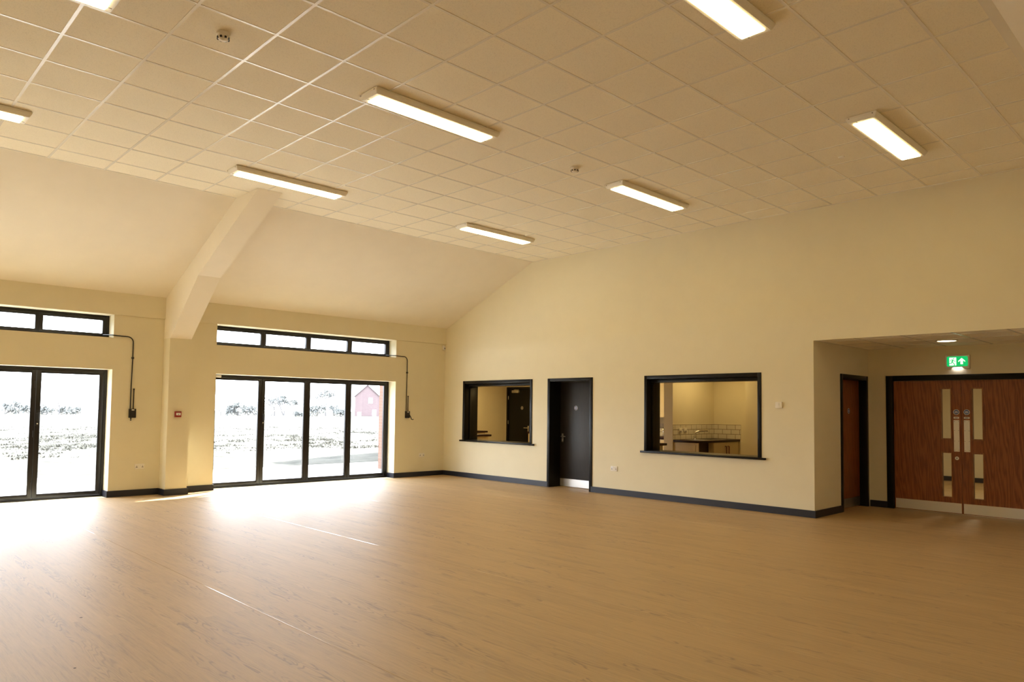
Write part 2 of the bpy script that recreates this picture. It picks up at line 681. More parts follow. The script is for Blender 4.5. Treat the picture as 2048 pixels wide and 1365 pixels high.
bm = B()
skirt(bm, [(0, D1[1], 0, PY0-SK, 1, 0), (0, PY0, PD+SK, PY0, 0, -1), (PD, PY0, PD, PY1, 1, 0), (0, PY1, PD+SK, PY1, 0, 1), (0, PY1+SK, 0, D2[0], 1, 0), (0, D2[1], 0, -SK, 1, 0),
           (-.24, D1[1], SK, D1[1], 0, -1), (-.24, D2[1], SK, D2[1], 0, -1), (-.24, D2[0], SK, D2[0], 0, 1), (0, YF, 0, D1[0], 1, 0)])
struct('baseboard_left', bm, 'skirt', 'dark navy skirting along the window wall and round the pillar', 'skirting')
bm = B()
skirt(bm, [(SK, 0, D3[0]-.0, 0, 0, -1), (D3[1]+.0, 0, RX+SK, 0, 0, -1), (RX, 0, RX, .93, 1, 0), (RX+SK, RY, 8.528, RY, 0, -1)])
struct('baseboard_back', bm, 'skirt', 'dark navy skirting along the end wall and into the recess', 'skirting')

# ------------------------------------------------------------------ bifold doors and strip windows
FX0, FX1 = -.325, -.255


def bifold(name, y0, y1, label, handle_leaf):
    r = thing(name, label, 'glazed door', (FX1, (y0+y1)/2, 0), kind='structure')
    bm = B()
    fw = .042
    bbox(bm, (FX0, y0, 0), (FX1+.005, y0+fw, DT), .003)
    bbox(bm, (FX0, y1-fw, 0), (FX1+.005, y1, DT), .003)
    bbox(bm, (FX0, y0+fw, DT-.045), (FX1+.005, y1-fw, DT), .003)
    bbox(bm, (FX0, y0+fw, 0), (FX1+.005, y1-fw, .03), .003)
    obj('frame', bm, 'alu', r, True)
    n = 4
    a, b = y0+fw+.002, y1-fw-.002
    lw = (b-a)/n
    for i in range(n):
        p, q = a+i*lw+.002, a+(i+1)*lw-.002
        bm = B()
        s = .056
        X0, X1 = FX0+.008, FX1
        z0, z1 = .033, DT-.0455
        bbox(bm, (X0, p, z0), (X1, p+s, z1), .004)
        bbox(bm, (X0, q-s, z0), (X1, q, z1), .004)
        bbox(bm, (X0, p+s-.002, z1-.045), (X1, q-s+.002, z1), .004)
        bbox(bm, (X0, p+s-.002, z0), (X1, q-s+.002, z0+.062), .004)
        # glazing bead
        for aa, bb in (((X1-.02, p+s-.002, z0+.06), (X1-.004, p+s+.008, z1-.043)), ((X1-.02, q-s-.008, z0+.06), (X1-.004, q-s+.002, z1-.043))):
            box(bm, aa, bb)
        lf = obj('leaf', bm, 'alu', r, True)
        bm = B()
        box(bm, (X0+.022, p+s-.004, z0+.058), (X0+.026, q-s+.004, z1-.041))
        obj('pane', bm, 'glass', lf)
        if i == handle_leaf:
            bm = B()
            yy = p+s*.5
            bbox(bm, (X1, yy-.016, 1.12), (X1+.012, yy+.016, 1.36), .004)
            tube(bm, [(X1+.008, yy, 1.31), (X1+.05, yy, 1.31)], .009)
            bbox(bm, (X1+.042, yy-.012, 1.20), (X1+.058, yy+.012, 1.322), .005)
            hd_ = obj('handle', bm, 'dblack', lf, True)
            bm = lathe(B(), [(.011, 0), (.011, .006), (.008, .008)], (X1+.011, yy, 1.155), 'x', 16)
            obj('lock_cylinder', bm, 'chrome', hd_)
        elif i in (1, 2):
            bm = B()
            yy = q-.012
            for zz in (.22, 1.0, 1.75):
                tube(bm, [(X1+.008, yy, zz-.05), (X1+.008, yy, zz+.05)], .010)
            obj('hinge', bm, 'alu', lf, True)
    return r


bifold('door_1', D1[0], D1[1], 'dark framed folding glass doors cut off at the left edge', 3)
bifold('door_2', D2[0], D2[1], 'dark framed four panel folding glass doors to the right of the pillar', 1)
for pr in [o for o in bpy.data.objects if o.name.startswith('door_1')]:
    pass


def strip_window(name, y0, y1, label):
    r = thing(name, label, 'window', (FX1, (y0+y1)/2, CB), kind='structure')
    bm = B()
    f = .045
    bbox(bm, (FX0, y0, CB), (FX1, y0+f, CT), .003)
    bbox(bm, (FX0, y1-f, CB), (FX1, y1, CT), .003)
    bbox(bm, (FX0, y0+f, CB), (FX1, y1-f, CB+.04), .003)
    bbox(bm, (FX0, y0+f, CT-.035), (FX1, y1-f, CT), .003)
    obj('frame', bm, 'alu', r, True)
    a, b = y0+f, y1-f
    lw = (b-a)/4
    for i in range(4):
        p, q = a+i*lw+.0015, a+(i+1)*lw-.0015
        bm = B()
        s = .05
        X0, X1 = FX0+.01, FX1+.006
        z0, z1 = CB+.04, CT-.036
        bbox(bm, (X0, p, z0), (X1, p+s, z1), .003)
        bbox(bm, (X0, q-s, z0), (X1, q, z1), .003)
        bbox(bm, (X0, p+s-.002, z1-.042), (X1, q-s+.002, z1), .003)
        bbox(bm, (X0, p+s-.002, z0), (X1, q-s+.002, z0+.036), .003)
        # filleted inner corners of the casement
        sh = obj('sash', bm, 'alu', r, True)
        bm = B()
        box(bm, (X0+.02, p+s-.004, z0+.034), (X0+.024, q-s+.004, z1-.038))
        obj('pane', bm, 'glass', sh)
    return r


strip_window('window_1', D1[0], D1[1], 'narrow dark framed strip window cut off at the left edge')
strip_window('window_2', D2[0], D2[1], 'narrow dark framed four light strip window above the four panel glass doors')

# magnetic contact on door head
bm = B()
bbox(bm, (FX1+.005, D2[0]+.1, DT-.030), (FX1+.03, D2[0]+.19, DT-.012), .003)
bbox(bm, (FX1+.005, D2[0]+.1, DT-.052), (FX1+.03, D2[0]+.19, DT-.034), .003)
o = obj('door_contact', bm, 'plastic')
tag(o, 'tiny white door contact at the pillar side top corner of the four panel glass doors', 'sensor')

# ------------------------------------------------------------------ hatches


def hatch(name, x0, x1, label):
    r = thing(name, label, 'serving hatch', ((x0+x1)/2, 0, HS), kind='structure')
    bm = B()
    t = .05
    bbox(bm, (x0-.008, -.014, HS), (x0+t, WT+.01, HT+.008), .004)
    bbox(bm, (x1-t, -.014, HS), (x1+.008, WT+.01, HT+.008), .004)
    bbox(bm, (x0+t-.001, -.014, HT-t), (x1-t+.001, WT+.01, HT+.008), .004)
    # shutter box and guide rails inside the head
    bbox(bm, (x0+t-.001, .10, HT-t-.055), (x1-t+.001, WT+.008, HT-t+.001), .005)
    bbox(bm, (x0+t-.001, .12, HS), (x0+t+.022, .17, HT-t), .003)
    bbox(bm, (x1-t-.022, .12, HS), (x1-t+.001, .17, HT-t), .003)
    obj('frame', bm, 'black', r, True)
    bm = B()
    bbox(bm, (x0-.065, -.05, HS-.032), (x1+.08, -.0, HS), .006)
    box(bm, (x0, -.002, HS-.03), (x1, WT+.03, HS+.004))
    obj('sill', bm, 'black', r, True)
    return r


hatch('window_3', H1[0], H1[1], 'black framed serving hatch nearest the windows, showing a black door inside')
hatch('window_4', H2[0], H2[1], 'black framed serving hatch showing a kitchen sink and tiles')


# ------------------------------------------------------------------ hinged doors
def sign_disc(parent, c, axis, r=.038):
    bm = disc_mesh(B(), c, r, axis, .002)
    d = obj('sign_disc', bm, 'white', parent)
    d['label'] = 'round blue and white fire door sign'
    c2 = Vector(c) + {'y': Vector((0, -.0015, 0)), 'x': Vector((.0015, 0, 0))}[axis]
    bm = disc_mesh(B(), c2, r*.84, axis, .002)
    bl = obj('sign_face', bm, 'blue', d)
    bm = B()
    for k, (wd, zz) in enumerate(((.034, .012), (.048, .0), (.04, -.012))):
        e = Vector(c2)
        if axis == 'y':
            box(bm, (e.x-wd/2*r/.038, e.y-.0026, e.z+zz-.0028), (e.x+wd/2*r/.038, e.y-.0015, e.z+zz+.0028))
        else:
            box(bm, (e.x+.0015, e.y-wd/2*r/.038, e.z+zz-.0028), (e.x+.0026, e.y+wd/2*r/.038, e.z+zz+.0028))
    obj('sign_lettering', bm, 'white', d)


def lever(parent, x, y, z, dx, name='handle'):
    """lever on a plate, on a face looking to -y"""
    bm = B()
    bbox(bm, (x-.022, y-.008, z-.11), (x+.022, y, z+.055), .004)
    tube(bm, [(x, y-.006, z), (x, y-.045, z), (x+dx*.02, y-.055, z), (x+dx*.12, y-.055, z)], .010, 12)
    lathe(bm, [(.013, 0), (.013, .008), (.01, .01)], (x, y-.008, z-.075), 'y', 16)
    return obj(name, bm, 'steel', parent, True)


# black door in the end wall
r = thing('door_3', 'black flush door with steel kick plate between the two hatches', 'door', ((D3[0]+D3[1])/2, 0, 0), kind='structure')
bm = B()
t = .045
bbox(bm, (D3[0]-.02, -.016, 0), (D3[0]+t, WT-.01, BT+.01), .004)
bbox(bm, (D3[1]-t, -.016, 0), (D3[1]+.02, WT-.01, BT+.01), .004)
bbox(bm, (D3[0]+t-.001, -.016, BT-t), (D3[1]-t+.001, WT-.01, BT+.01), .004)
obj('frame', bm, 'black', r, True)
LY = .285
bm = B()
bbox(bm, (D3[0]+t+.003, LY, .008), (D3[1]-t-.003, LY+.045, BT-t-.003), .003)
lf = obj('leaf', bm, 'blackdoor', r, True)
lever(lf, 3.275, LY, .955, 1)
sign_disc(lf, (3.607, LY, 1.50), 'y', .04)
bm = B()
box(bm, (D3[0]+t+.012, LY-.002, .012), (D3[1]-t-.012, LY+.001, .155))
obj('kick_plate', bm, 'satin', lf)['label'] = 'bright steel kick plate'

# recess walls, ceiling
bm = B()
box(bm, (RX-.2, WT, -.12), (RX, .93, RT+.1))
box(bm, (RX-.2, .93, BT), (RX, 1.977, RT+.1))
box(bm, (RX-.2, 1.977, -.12), (RX, RY+.2, RT+.1))
struct('wall_recess_left', bm, 'cream', 'cream side wall of the door recess', 'wall')
bm = B()
FL, FR = 8.531, 10.545
box(bm, (RX, RY, -.12), (FL, RY+.2, RT+.1))
box(bm, (FL, RY, BT), (FR, RY+.2, RT+.1))
box(bm, (FR, RY, -.12), (RX2+.2, RY+.2, RT+.1))
struct('wall_recess_back', bm, 'cream', 'cream back wall of the recess around the double doors', 'wall')
bm = B()
box(bm, (RX2, WT, -.12), (RX2+.2, RY, RT+.1))
struct('wall_recess_right', bm, 'cream', 'cream right side wall of the recess', 'wall')
bm = B()
box(bm, (RX, .012, RT+.003), (RX2, RY, RT+.1))
rc = struct('ceiling_recess', bm, 'tile', 'low tiled ceiling of the door recess', 'ceiling')
bm = B()
for x in (8.79, 9.375, 9.96, 10.545):
    box(bm, (x-h, .012, RT), (x+h, RY, RT+.006))
for y in (.3, .89, 1.48):
    box(bm, (RX, y-h, RT-.0004), (RX2, y+h, RT+.006))
box(bm, (RX, RY-.022, RT-.0006), (RX2, RY, RT+.006))
box(bm, (RX, .012, RT-.0006), (RX+.022, RY, RT+.006))
obj('grid', bm, 'grid', rc)

# oak door in the recess side wall
r = thing('door_4', 'single reddish oak door in the side wall of the recess', 'door', (RX, 1.45, 0), kind='structure')
bm = B()
a, b = .93, 1.977
bbox(bm, (RX-.2, a-.012, 0), (RX+.016, a+.06, BT+.01), .004)
bbox(bm, (RX-.2, b-.05, 0), (RX+.016, b+.012, BT+.01), .004)
bbox(bm, (RX-.2, a+.059, BT-.06), (RX+.016, b-.049, BT+.01), .004)
obj('frame', bm, 'black', r, True)
bm = B()
LX = RX-.105
bbox(bm, (LX-.045, a+.063, .01), (LX, b-.053, BT-.063), .003)
lf = obj('leaf', bm, 'oak', r, True)
sign_disc(lf, (LX, 1.505, 1.50), 'x', .042)
bm = B()
box(bm, (LX-.001, a+.075, .014), (LX+.002, b-.065, .155))
obj('kick_plate', bm, 'steel', lf)['label'] = 'dull steel kick plate'

# double oak doors
r = thing('door_5', 'wide pair of reddish oak doors with narrow glass panels under the exit sign', 'door', ((FL+FR)/2, RY, 0), kind='structure')
bm = B()
bbox(bm, (FL-.012, RY-.018, 0), (FL+.085, RY+.19, BT+.012), .004)
bbox(bm, (FR-.085, RY-.018, 0), (FR+.012, RY+.19, BT+.012), .004)
bbox(bm, (FL+.084, RY-.018, BT-.07), (FR-.084, RY+.19, BT+.012), .004)
obj('frame', bm, 'black', r, True)
MID = 9.541
LY = RY+.028


def ring(bm, y0, y1, outer, inner):
    (a, b, c, d), (e, f, g, hh) = outer, inner     # x0,x1,z0,z1
    box(bm, (a, y0, c), (e, y1, d))
    box(bm, (f, y0, c), (b, y1, d))
    box(bm, (e, y0, c), (f, y1, g))
    box(bm, (e, y0, hh), (f, y1, d))


for side in (0, 1):
    x0, x1 = (FL+.089, MID-.002) if side == 0 else (MID+.002, FR-.089)
    vx = (9.278, 9.410) if side == 0 else (9.680, 9.815)
    V = [(vx[0], vx[1], 1.105, 1.850), (vx[0], vx[1], .243, .900)]
    z0, z1 = .01, BT-.073
    Y0, Y1 = LY, LY+.045
    bm = B()
    box(bm, (x0, Y0, z0), (vx[0], Y1, z1))
    box(bm, (vx[1], Y0, z0), (x1, Y1, z1))
    box(bm, (vx[0], Y0, z0), (vx[1], Y1, V[1][2]))
    box(bm, (vx[0], Y0, V[1][3]), (vx[1], Y1, V[0][2]))
    box(bm, (vx[0], Y0, V[0][3]), (vx[1], Y1, z1))
    bmesh.ops.remove_doubles(bm, verts=bm.verts[:], dist=1e-5)
    lf = obj('leaf', bm, 'oak', r)
    for v in V:
        bm = B()
        ring(bm, Y0-.009, Y1+.009, (v[0]-.012, v[1]+.012, v[2]-.012, v[3]+.012), (v[0]+.006, v[1]-.006, v[2]+.006, v[3]-.006))
        bd = obj('bead', bm, 'bead', lf)
        bm = B()
        box(bm, (v[0]+.003, Y0+.02, v[2]+.003), (v[1]-.003, Y0+.025, v[3]-.003))
        obj('pane', bm, 'glass', bd)
    px = (9.440, 9.515) if side == 0 else (9.573, 9.650)
    cx = sum(px)/2
    bm = B()
    bbox(bm, (px[0], Y0-.003, .92), (px[1], Y0+.001, 1.385), .001, 1)
    pp = obj('push_plate', bm, 'satin', lf)
    pp['label'] = 'pale aluminium push plate'
    bm = B()
    for zz in (.94, 1.075, 1.23, 1.365):
        for xx in (px[0]+.012, px[1]-.012):
            lathe(bm, [(.004, 0), (.004, .001), (.002, .0016)], (xx, Y0-.003, zz), 'y', 10)
    obj('screw', bm, 'dark', pp)
    bm = B()
    box(bm, (px[0]+.002, Y0-.002, 1.405), (px[1]-.002, Y0+.001, 1.432))
    pl = obj('name_plate', bm, 'satin', lf)
    bm = B()
    box(bm, (px[0]+.018, Y0-.0026, 1.415), (px[1]-.018, Y0-.0015, 1.422))
    obj('name_lettering', bm, 'dark', pl)
    sign_disc(lf, (cx, Y0, 1.502), 'y', .040)
    bm = B()
    box(bm, (x0+.012, Y0-.002, .018), (x1-.012, Y0+.001, .163))
    obj('kick_plate', bm, 'satin', lf)['label'] = 'dull aluminium kick plate'
    if side == 0:
        bm = lathe(B(), [(.026, 0), (.026, .004), (.022, .006), (.013, .006), (.013, .003)], (cx, Y0, .822), 'y', 24)
        k = obj('keyhole_cover', bm, 'plastic', lf)
        bm = B()
        lathe(bm, [(.007, 0), (.007, .0075)], (cx, Y0, .826), 'y', 14)
        box(bm, (cx-.003, Y0-.0074, .806), (cx+.003, Y0, .824))
        obj('keyhole', bm, 'dark', k)

# exit sign
r = thing('exit_sign', 'green running man exit sign with up arrow above the double doors', 'sign', (9.52, RY, 2.14))
sx0, sx1, sz0, sz1 = 9.362, 9.678, 2.139, 2.342
yd = RY-.045
bm = B()
prism(bm, [(sx0, sz0), (sx0+.075, sz0), (sx0+.1, sz0+.022), (sx1-.1, sz0+.022), (sx1-.075, sz0), (sx1, sz0), (sx1, sz1), (sx0, sz1)], 'y', yd, RY)
bmesh.ops.bevel(bm, geom=bm.edges[:], offset=.003, segments=1, affect='EDGES')
obj('housing', bm, 'plastic', r)
bm = B()


def rrect(x0, x1, z0, z1, rad, n=5):
    p = []
    for cx, cz, a0 in ((x1-rad, z1-rad, 0), (x0+rad, z1-rad, 90), (x0+rad, z0+rad, 180), (x1-rad, z0+rad, 270)):
        for i in range(n+1):
            a = math.radians(a0+90*i/n)
            p.append((cx+rad*math.cos(a), cz+rad*math.sin(a)))
    return p


gx0, gx1, gz0, gz1 = sx0+.022, sx1-.022, sz0+.036, sz1-.020
prism(bm, rrect(gx0, gx1, gz0, gz1, .018), 'y', yd-.003, yd+.002)
pn = obj('legend_panel', bm, 'green', r)
bm = B()
wx0 = gx0+.034
wx1 = wx0+.090
wz0, wz1 = gz0+.014, gz1-.016
box(bm, (wx0, yd-.0045, wz0), (wx1, yd-.002, wz1))
obj('doorway_symbol', bm, 'lit', pn)
bm = B()
ax, az = gx1-.078, (gz0+gz1)/2
prism(bm, [(ax, az+.048), (ax-.044, az+.006), (ax-.044, az-.012), (ax-.016, az+.012), (ax-.016, az-.044), (ax+.016, az-.044), (ax+.016, az+.012), (ax+.044, az-.012), (ax+.044, az+.006)], 'y', yd-.0045, yd-.002)
obj('arrow_symbol', bm, 'lit', pn)
bm = B()
mx0, mz0, S = wx0, wz0, (wz1-wz0)
W = wx1-wx0


def limb(pts, wd):
    pp = [Vector((mx0+x*W, mz0+z*S)) for x, z in pts]
    for p, q in zip(pp, pp[1:]):
        d = (q-p).normalized()
        n = Vector((-d.y, d.x))*wd
        prism(bm, [tuple(p+n-d*wd*.5), tuple(p-n-d*wd*.5), tuple(q-n+d*wd*.5), tuple(q+n+d*wd*.5)], 'y', yd-.006, yd-.0042)


lathe(bm, [(.0075, 0), (.0075, .0062)], (mx0+.62*W, yd, mz0+.85*S), 'y', 14)
limb([(.50, .70), (.40, .45)], .0085)                # torso
limb([(.50, .72), (.28, .72), (.10, .53)], .0035)    # rear arm
limb([(.52, .70), (.68, .56), (.93, .53)], .0035)    # front arm
limb([(.40, .45), (.28, .27), (.02, .27)], .005)     # rear leg
limb([(.42, .45), (.60, .28), (.76, .14), (.70, -.02)], .005)  # front leg
obj('running_man_symbol', bm, 'green', pn)
bm = B()
box(bm, (sx0+.105, yd+.004, sz0+.012), (sx1-.105, RY-.006, sz0+.0235))
obj('led_strip', bm, 'led', r)

# recess downlight
r = thing('downlight', 'round glowing downlight in the low recess ceiling', 'ceiling light', (9.623, 1.09, RT))
bm = lathe(B(), [(.135, 0), (.135, -.006), (.118, -.010), (.112, -.002)], (9.623, 1.09, RT), 'z', 40)
obj('bezel', bm, 'lampbody', r, True)
bm = lathe(B(), [(.111, -.003), (.111, -.008), (.09, -.010)], (9.623, 1.09, RT), 'z', 40)
obj('diffuser', bm, mat('downlight_diffuser', (1, 1, 1), .5, emit=(1, .78, .48), es=7), r, True)

# ------------------------------------------------------------------ ceiling luminaires
def luminaire(x, y, label):
    r = thing('ceiling_light', label, 'ceiling light', (x, y, ZC), group='strip lights on the tiled ceiling')
    L, Wd, H = 1.53, .29, .056
    z1 = ZC-.0006
    bm = B()
    t = B()
    top = [(-Wd/2, -L/2), (Wd/2, -L/2), (Wd/2, L/2), (-Wd/2, L/2)]
    # body: straight upper tray then a canted skirt
    lev = [(0, 1.0, 1.0), (-.018, 1.0, 1.0), (-H, .86, .975)]
    rings = [[t.verts.new((x+px*sx, y+py*sy, z1+dz)) for px, py in top] for dz, sx, sy in lev]
    t.faces.new(rings[0])
    t.faces.new(rings[-1][::-1])
    for p, q in zip(rings, rings[1:]):
        for k in range(4):
            t.faces.new((p[k], q[k], q[(k+1) % 4], p[(k+1) % 4]))
    bmesh.ops.recalc_face_normals(t, faces=t.faces[:])
    bmesh.ops.bevel(t, geom=[e for e in t.edges], offset=.004, segments=2, affect='EDGES')
    merge(bm, t)
    body = obj('housing', bm, 'lampbody', r)
    bm = B()
    bbox(bm, (x-.094, y-.70, z1-H-.010), (x+.094, y+.70, z1-H+.002), .006)
    obj('diffuser', bm, 'lamp', r)
    for e in (-1, 1):
        ye = y+e*(L/2-.042)
        obj('clip', box(B(), (x-.055, ye-.012, z1-H-.002), (x-.045, ye+.012, z1-H+.001)), 'greyp', body)
    for sx in (-1, 1):
        obj('screw', lathe(B(), [(.006, 0), (.006, .002)], (x+sx*.11, y-L/2-.002, z1-.02), 'y', 10), 'greyp', body)
    return r


first = luminaire(6.985, -5.80, 'large strip light in the middle of the ceiling, third tile row out from the pillar light')
first['label'] = 'strip light in the centre of the ceiling between the two smoke detectors'
for (x, y, lb) in (
    (3.955, -5.78, 'strip light directly above the top of the sloping rafter'),
    (3.925, -2.115, 'strip light furthest from the camera, near the corner of window wall and end wall'),
    (6.95, -2.125, 'strip light just beyond the far smoke detector, above the black framed hatches'),
    (9.98, -2.15, 'strip light beside the tiny ceiling disc, in front of the door recess'),
    (10.02, -5.83, 'large bright strip light cut by the top edge, nearest the camera of its row'),
    (6.97, -9.41, 'strip light end poking in at the top edge beside the nearer smoke detector'),
    (4.01, -9.41, 'strip light cut off by the picture side above the glass doors'),
):
    dup(first, (x, y, ZC), lb)

# ------------------------------------------------------------------ smoke detectors
r = thing('smoke_detector', 'larger looking round white smoke detector on the tiles nearest the camera', 'smoke detector', (7.047, -7.92, ZC), group='smoke detectors on the tiled ceiling')
c = (7.047, -7.92, ZC-.0005)
bm = lathe(B(), [(.052, .002), (.052, -.016), (.046, -.022)], c, 'z', 32)
obj('base', bm, 'plastic', r, True)
bm = lathe(B(), [(.044, -.02), (.046, -.030), (.042, -.044), (.030, -.055), (.014, -.060)], c, 'z', 32)
hd = obj('head', bm, 'plastic', r, True)
bm = B()
for k in range(8):
    a = k*math.pi/4
    t = box(B(), (.038, -.008, -.048), (.0475, .008, -.034))
    merge(bm, t, Matrix.Translation(c) @ Matrix.Rotation(a, 4, 'Z'))
obj('vent_slot', bm, 'dark', hd)
dup(r, (6.964, -3.655, ZC), 'smaller looking round white smoke detector just beyond the centre strip light')
bm = lathe(B(), [(.036, .002), (.036, -.006), (.03, -.010), (.012, -.013)], (9.377, -1.838, ZC-.0005), 'z', 24)
tag(obj('ceiling_sensor', bm, 'plastic', None, True), 'tiny flat white disc on a tile in front of the strip light by the recess', 'sensor')

# ------------------------------------------------------------------ wall fittings
def socket(loc, axis, label):
    """double wall socket; built for a face looking to +x, turned for -y"""
    r = thing('wall_socket', label, 'socket', loc, 0 if axis == 'x' else -math.pi/2, group='white double sockets on the hall walls')
    bm = bbox(B(), (0, -.073, -.043), (.010, .073, .043), .004)
    obj('plate', bm, 'plastic', r, True, local=True)
    for s in (-1, 1):
        bm = bbox(B(), (.008, s*.018-.007, .012), (.0135, s*.018+.007, .034), .002)
        obj('switch', bm, 'plastic', r, True, local=True)
    for s in (-1, 1):
        bm = B()
        yc = s*.044
        prism(bm, [(yc-.003, .018), (yc-.003, .002), (yc-.014, -.008), (yc-.014, -.016), (yc+.014, -.016), (yc+.014, -.008), (yc+.003, .002), (yc+.003, .018)], 'x', .0085, .0106)
        obj('pin_holes', bm, 'greyp', r, local=True)
    return r


s0 = socket((0, -6.255, .465), 'x', 'white double socket low on the window wall below the winder beside the pillar')
s0b = socket((0, -.6, .452), 'x', 'white double socket low on the window wall below the winder with a crank')
socket((4.742, 0, .45), 'y', 'white double socket low on the end wall between black door and kitchen hatch')


def winder(y, zb, label, crank):
    r = thing('window_winder', label, 'window opener', (0, y, zb), group='manual window openers')
    ys = y+.072
    bm = bbox(B(), (.0, y-.052, zb-.0725), (.045, y+.052, zb+.0725), .006)
    gb = obj('gear_box', bm, 'dblack', r, True)
    bm = bbox(B(), (.044, y-.018, zb+.045), (.0475, y+.022, zb+.062), .001)
    obj('maker_plate', bm, 'white', gb)
    zt = 2.548
    yt = y-.022
    pts = [(-.235, y-.40, zt+.02), (-.12, y-.37, zt+.016), (.0, y-.325, zt+.01), (.016, y-.26, zt+.003)]
    R = .09
    yc, zc = yt-R, zt-.0-R
    pts += [(.016, yc-.06, zt+.0)]
    for k in range(0, 9):
        a = math.pi/2*(1-k/8)
        pts.append((.016, yc+R*math.cos(a), zc+R*math.sin(a)))
    pts += [(.016, yt, 2.2), (.018, yt-.008, 1.75), (.020, yt-.010, zb+.06)]
    bm = tube(B(), pts, .0085, 10)
    obj('cable_conduit', bm, 'dblack', r, True)
    bm = tube(B(), [(.02, y+.012, zb+.06), (.02, y+.012, zb+.385)], .0085, 10)
    lathe(bm, [(.010, 0), (.013, .006), (.013, .016), (.008, .022)], (.02, y+.012, zb+.375), 'z', 12)
    obj('spare_tube', bm, 'dblack', r, True)
    bm = B()
    bbox(bm, (.0, yt-.018, 2.195), (.028, yt+.018, 2.225), .004)
    obj('clip', bm, 'dblack', r, True)
    bm = B()
    if crank:
        tube(bm, [(.045, y+.02, zb-.01), (.075, y+.02, zb-.01), (.08, y+.05, zb-.06), (.08, y+.065, zb-.10), (.095, y+.085, zb-.105), (.115, y+.09, zb-.10)], .010, 10)
    else:
        lathe(bm, [(.012, -.07), (.012, -.09), (.006, -.094), (.006, -.104), (.013, -.108), (.010, -.118)], (.022, y-.02, zb), 'z', 14)
    obj('crank' if crank else 'crank_socket', bm, 'dblack', r, True)
    return r


winder(-6.398, 1.322, 'black window winder box without crank, between glass doors and pillar', False)
winder(-1.010, 1.322, 'black window winder box with crank handle, near the corner of the room', True)

# call point on pillar
r = thing('fire_call_point', 'small red fire alarm call point on the pillar', 'call point', (PD, -5.797, 1.313))
bm = bbox(B(), (PD, -5.846, 1.266), (PD+.05, -5.748, 1.36), .006)
obj('case', bm, 'red', r, True)
bm = bbox(B(), (PD+.048, -5.832, 1.296), (PD+.053, -5.762, 1.336), .003)
fp = obj('press_panel', bm, 'white', r, True)
bm = B()
box(bm, (PD+.0525, -5.812, 1.314), (PD+.0536, -5.776, 1.318))
box(bm, (PD+.0525, -5.799, 1.300), (PD+.0536, -5.793, 1.314))
obj('panel_symbol', bm, 'dark', fp)

# PIR detector in the corner
r = thing('motion_detector', 'small white motion detector high in the far corner', 'sensor', (.04, -.05, 2.79))
bm = B()
bbox(bm, (.001, -.085, 2.755), (.055, -.03, 2.855), .010)
obj('case', bm, 'plastic', r, True)
bm = lathe(B(), [(.02, 0), (.019, .008), (.012, .014), (.004, .016)], (.054, -.058, 2.79), 'x', 20)
obj('lens', bm, 'greyp', r, True)

bm = B()
bbox(bm, (7.695, -.03, 1.527), (7.795, 0, 1.617), .006)
r0 = obj('thermostat', bm, 'plastic', None, True)
tag(r0, 'small square white thermostat on the end wall between kitchen hatch and door recess', 'thermostat')
bm = bbox(B(), (7.715, -.033, 1.572), (7.755, -.028, 1.600), .002)
obj('vent_cover', bm, 'plastic', r0)

# floor scuffs
bm = B()
tag_scuff = []
for k, (x, y, rr) in enumerate(((6.95, -8.72, .010), (8.0, -9.0, .008), (6.35, -8.55, .006), (9.55, -8.55, .005))):
    lathe(bm, [(rr, .0003), (rr*.8, .001)], (x, y, 0), 'z', 9)
obj('scuff_marks', bm, 'dark', floor)['label'] = 'tiny dark specks on the vinyl'

# ------------------------------------------------------------------ kitchen behind the hatches
bm = B()
box(bm, (KW-.46, WT, -.12), (KW, KD+.15, 2.449))
struct('wall_kitchen_left', bm, 'cream', 'cream kitchen wall seen through the left hatch', 'wall')
bm = B()
KDX = (-2.06, -1.06)
box(bm, (KW, KD, -.12), (KDX[0], KD+.15, 2.6))
box(bm, (KDX[0], KD, BT+.02), (KDX[1], KD+.15, 2.6))
box(bm, (KDX[1], KD, -.12), (8.3, KD+.15, 2.6))
box(bm, (KDX[0], KD+.1, -.12), (KDX[1], KD+.15, BT+.02))
struct('wall_kitchen_back', bm, 'cream', 'cream back wall of the kitchen', 'wall')
bm = B()
box(bm, (4.19, 2.325, 0), (4.40, KD, 2.45))
struct('wall_kitchen_pier', bm, 'cream', 'cream kitchen partition beside the sink', 'wall')
bm = B()
box(bm, (5.345, 3.5, 0), (RX-.2, KD, 2.45))
struct('wall_kitchen_right', bm, 'cream', 'cream boxed out kitchen wall right of the sink', 'wall')
bm = B()
box(bm, (KW-.46, WT, 2.45), (RX-.2, KD+.15, 2.6))
struct('ceiling_kitchen', bm, 'slope', 'plain kitchen ceiling', 'ceiling')

r = thing('door_6', 'black kitchen door with silver closer seen through the hatch without a sink', 'door', (-1.56, KD, 0), kind='structure')
bm = B()
bbox(bm, (KDX[0]-.012, KD-.016, 0), (KDX[0]+.05, KD+.1, BT+.03), .004)
bbox(bm, (KDX[1]-.05, KD-.016, 0), (KDX[1]+.012, KD+.1, BT+.03), .004)
bbox(bm, (KDX[0]+.049, KD-.016, BT-.03), (KDX[1]-.049, KD+.1, BT+.03), .004)
obj('frame', bm, 'black', r, True)
bm = bbox(B(), (KDX[0]+.053, KD+.004, .01), (KDX[1]-.053, KD+.05, BT-.033), .003)
lf = obj('leaf', bm, 'black', r, True)
bm = bbox(B(), (-1.83, KD-.055, 1.915), (-1.56, KD+.004, 1.985), .006)
cl = obj('door_closer', bm, 'satin', lf, True)
bm = tube(B(), [(-1.75, KD-.04, 1.985), (-1.75, KD-.04, 2.0), (-1.5, KD-.10, 2.0), (-1.70, KD-.03, 2.01)], .008, 8)
obj('closer_arm', bm, 'steel', cl, True)
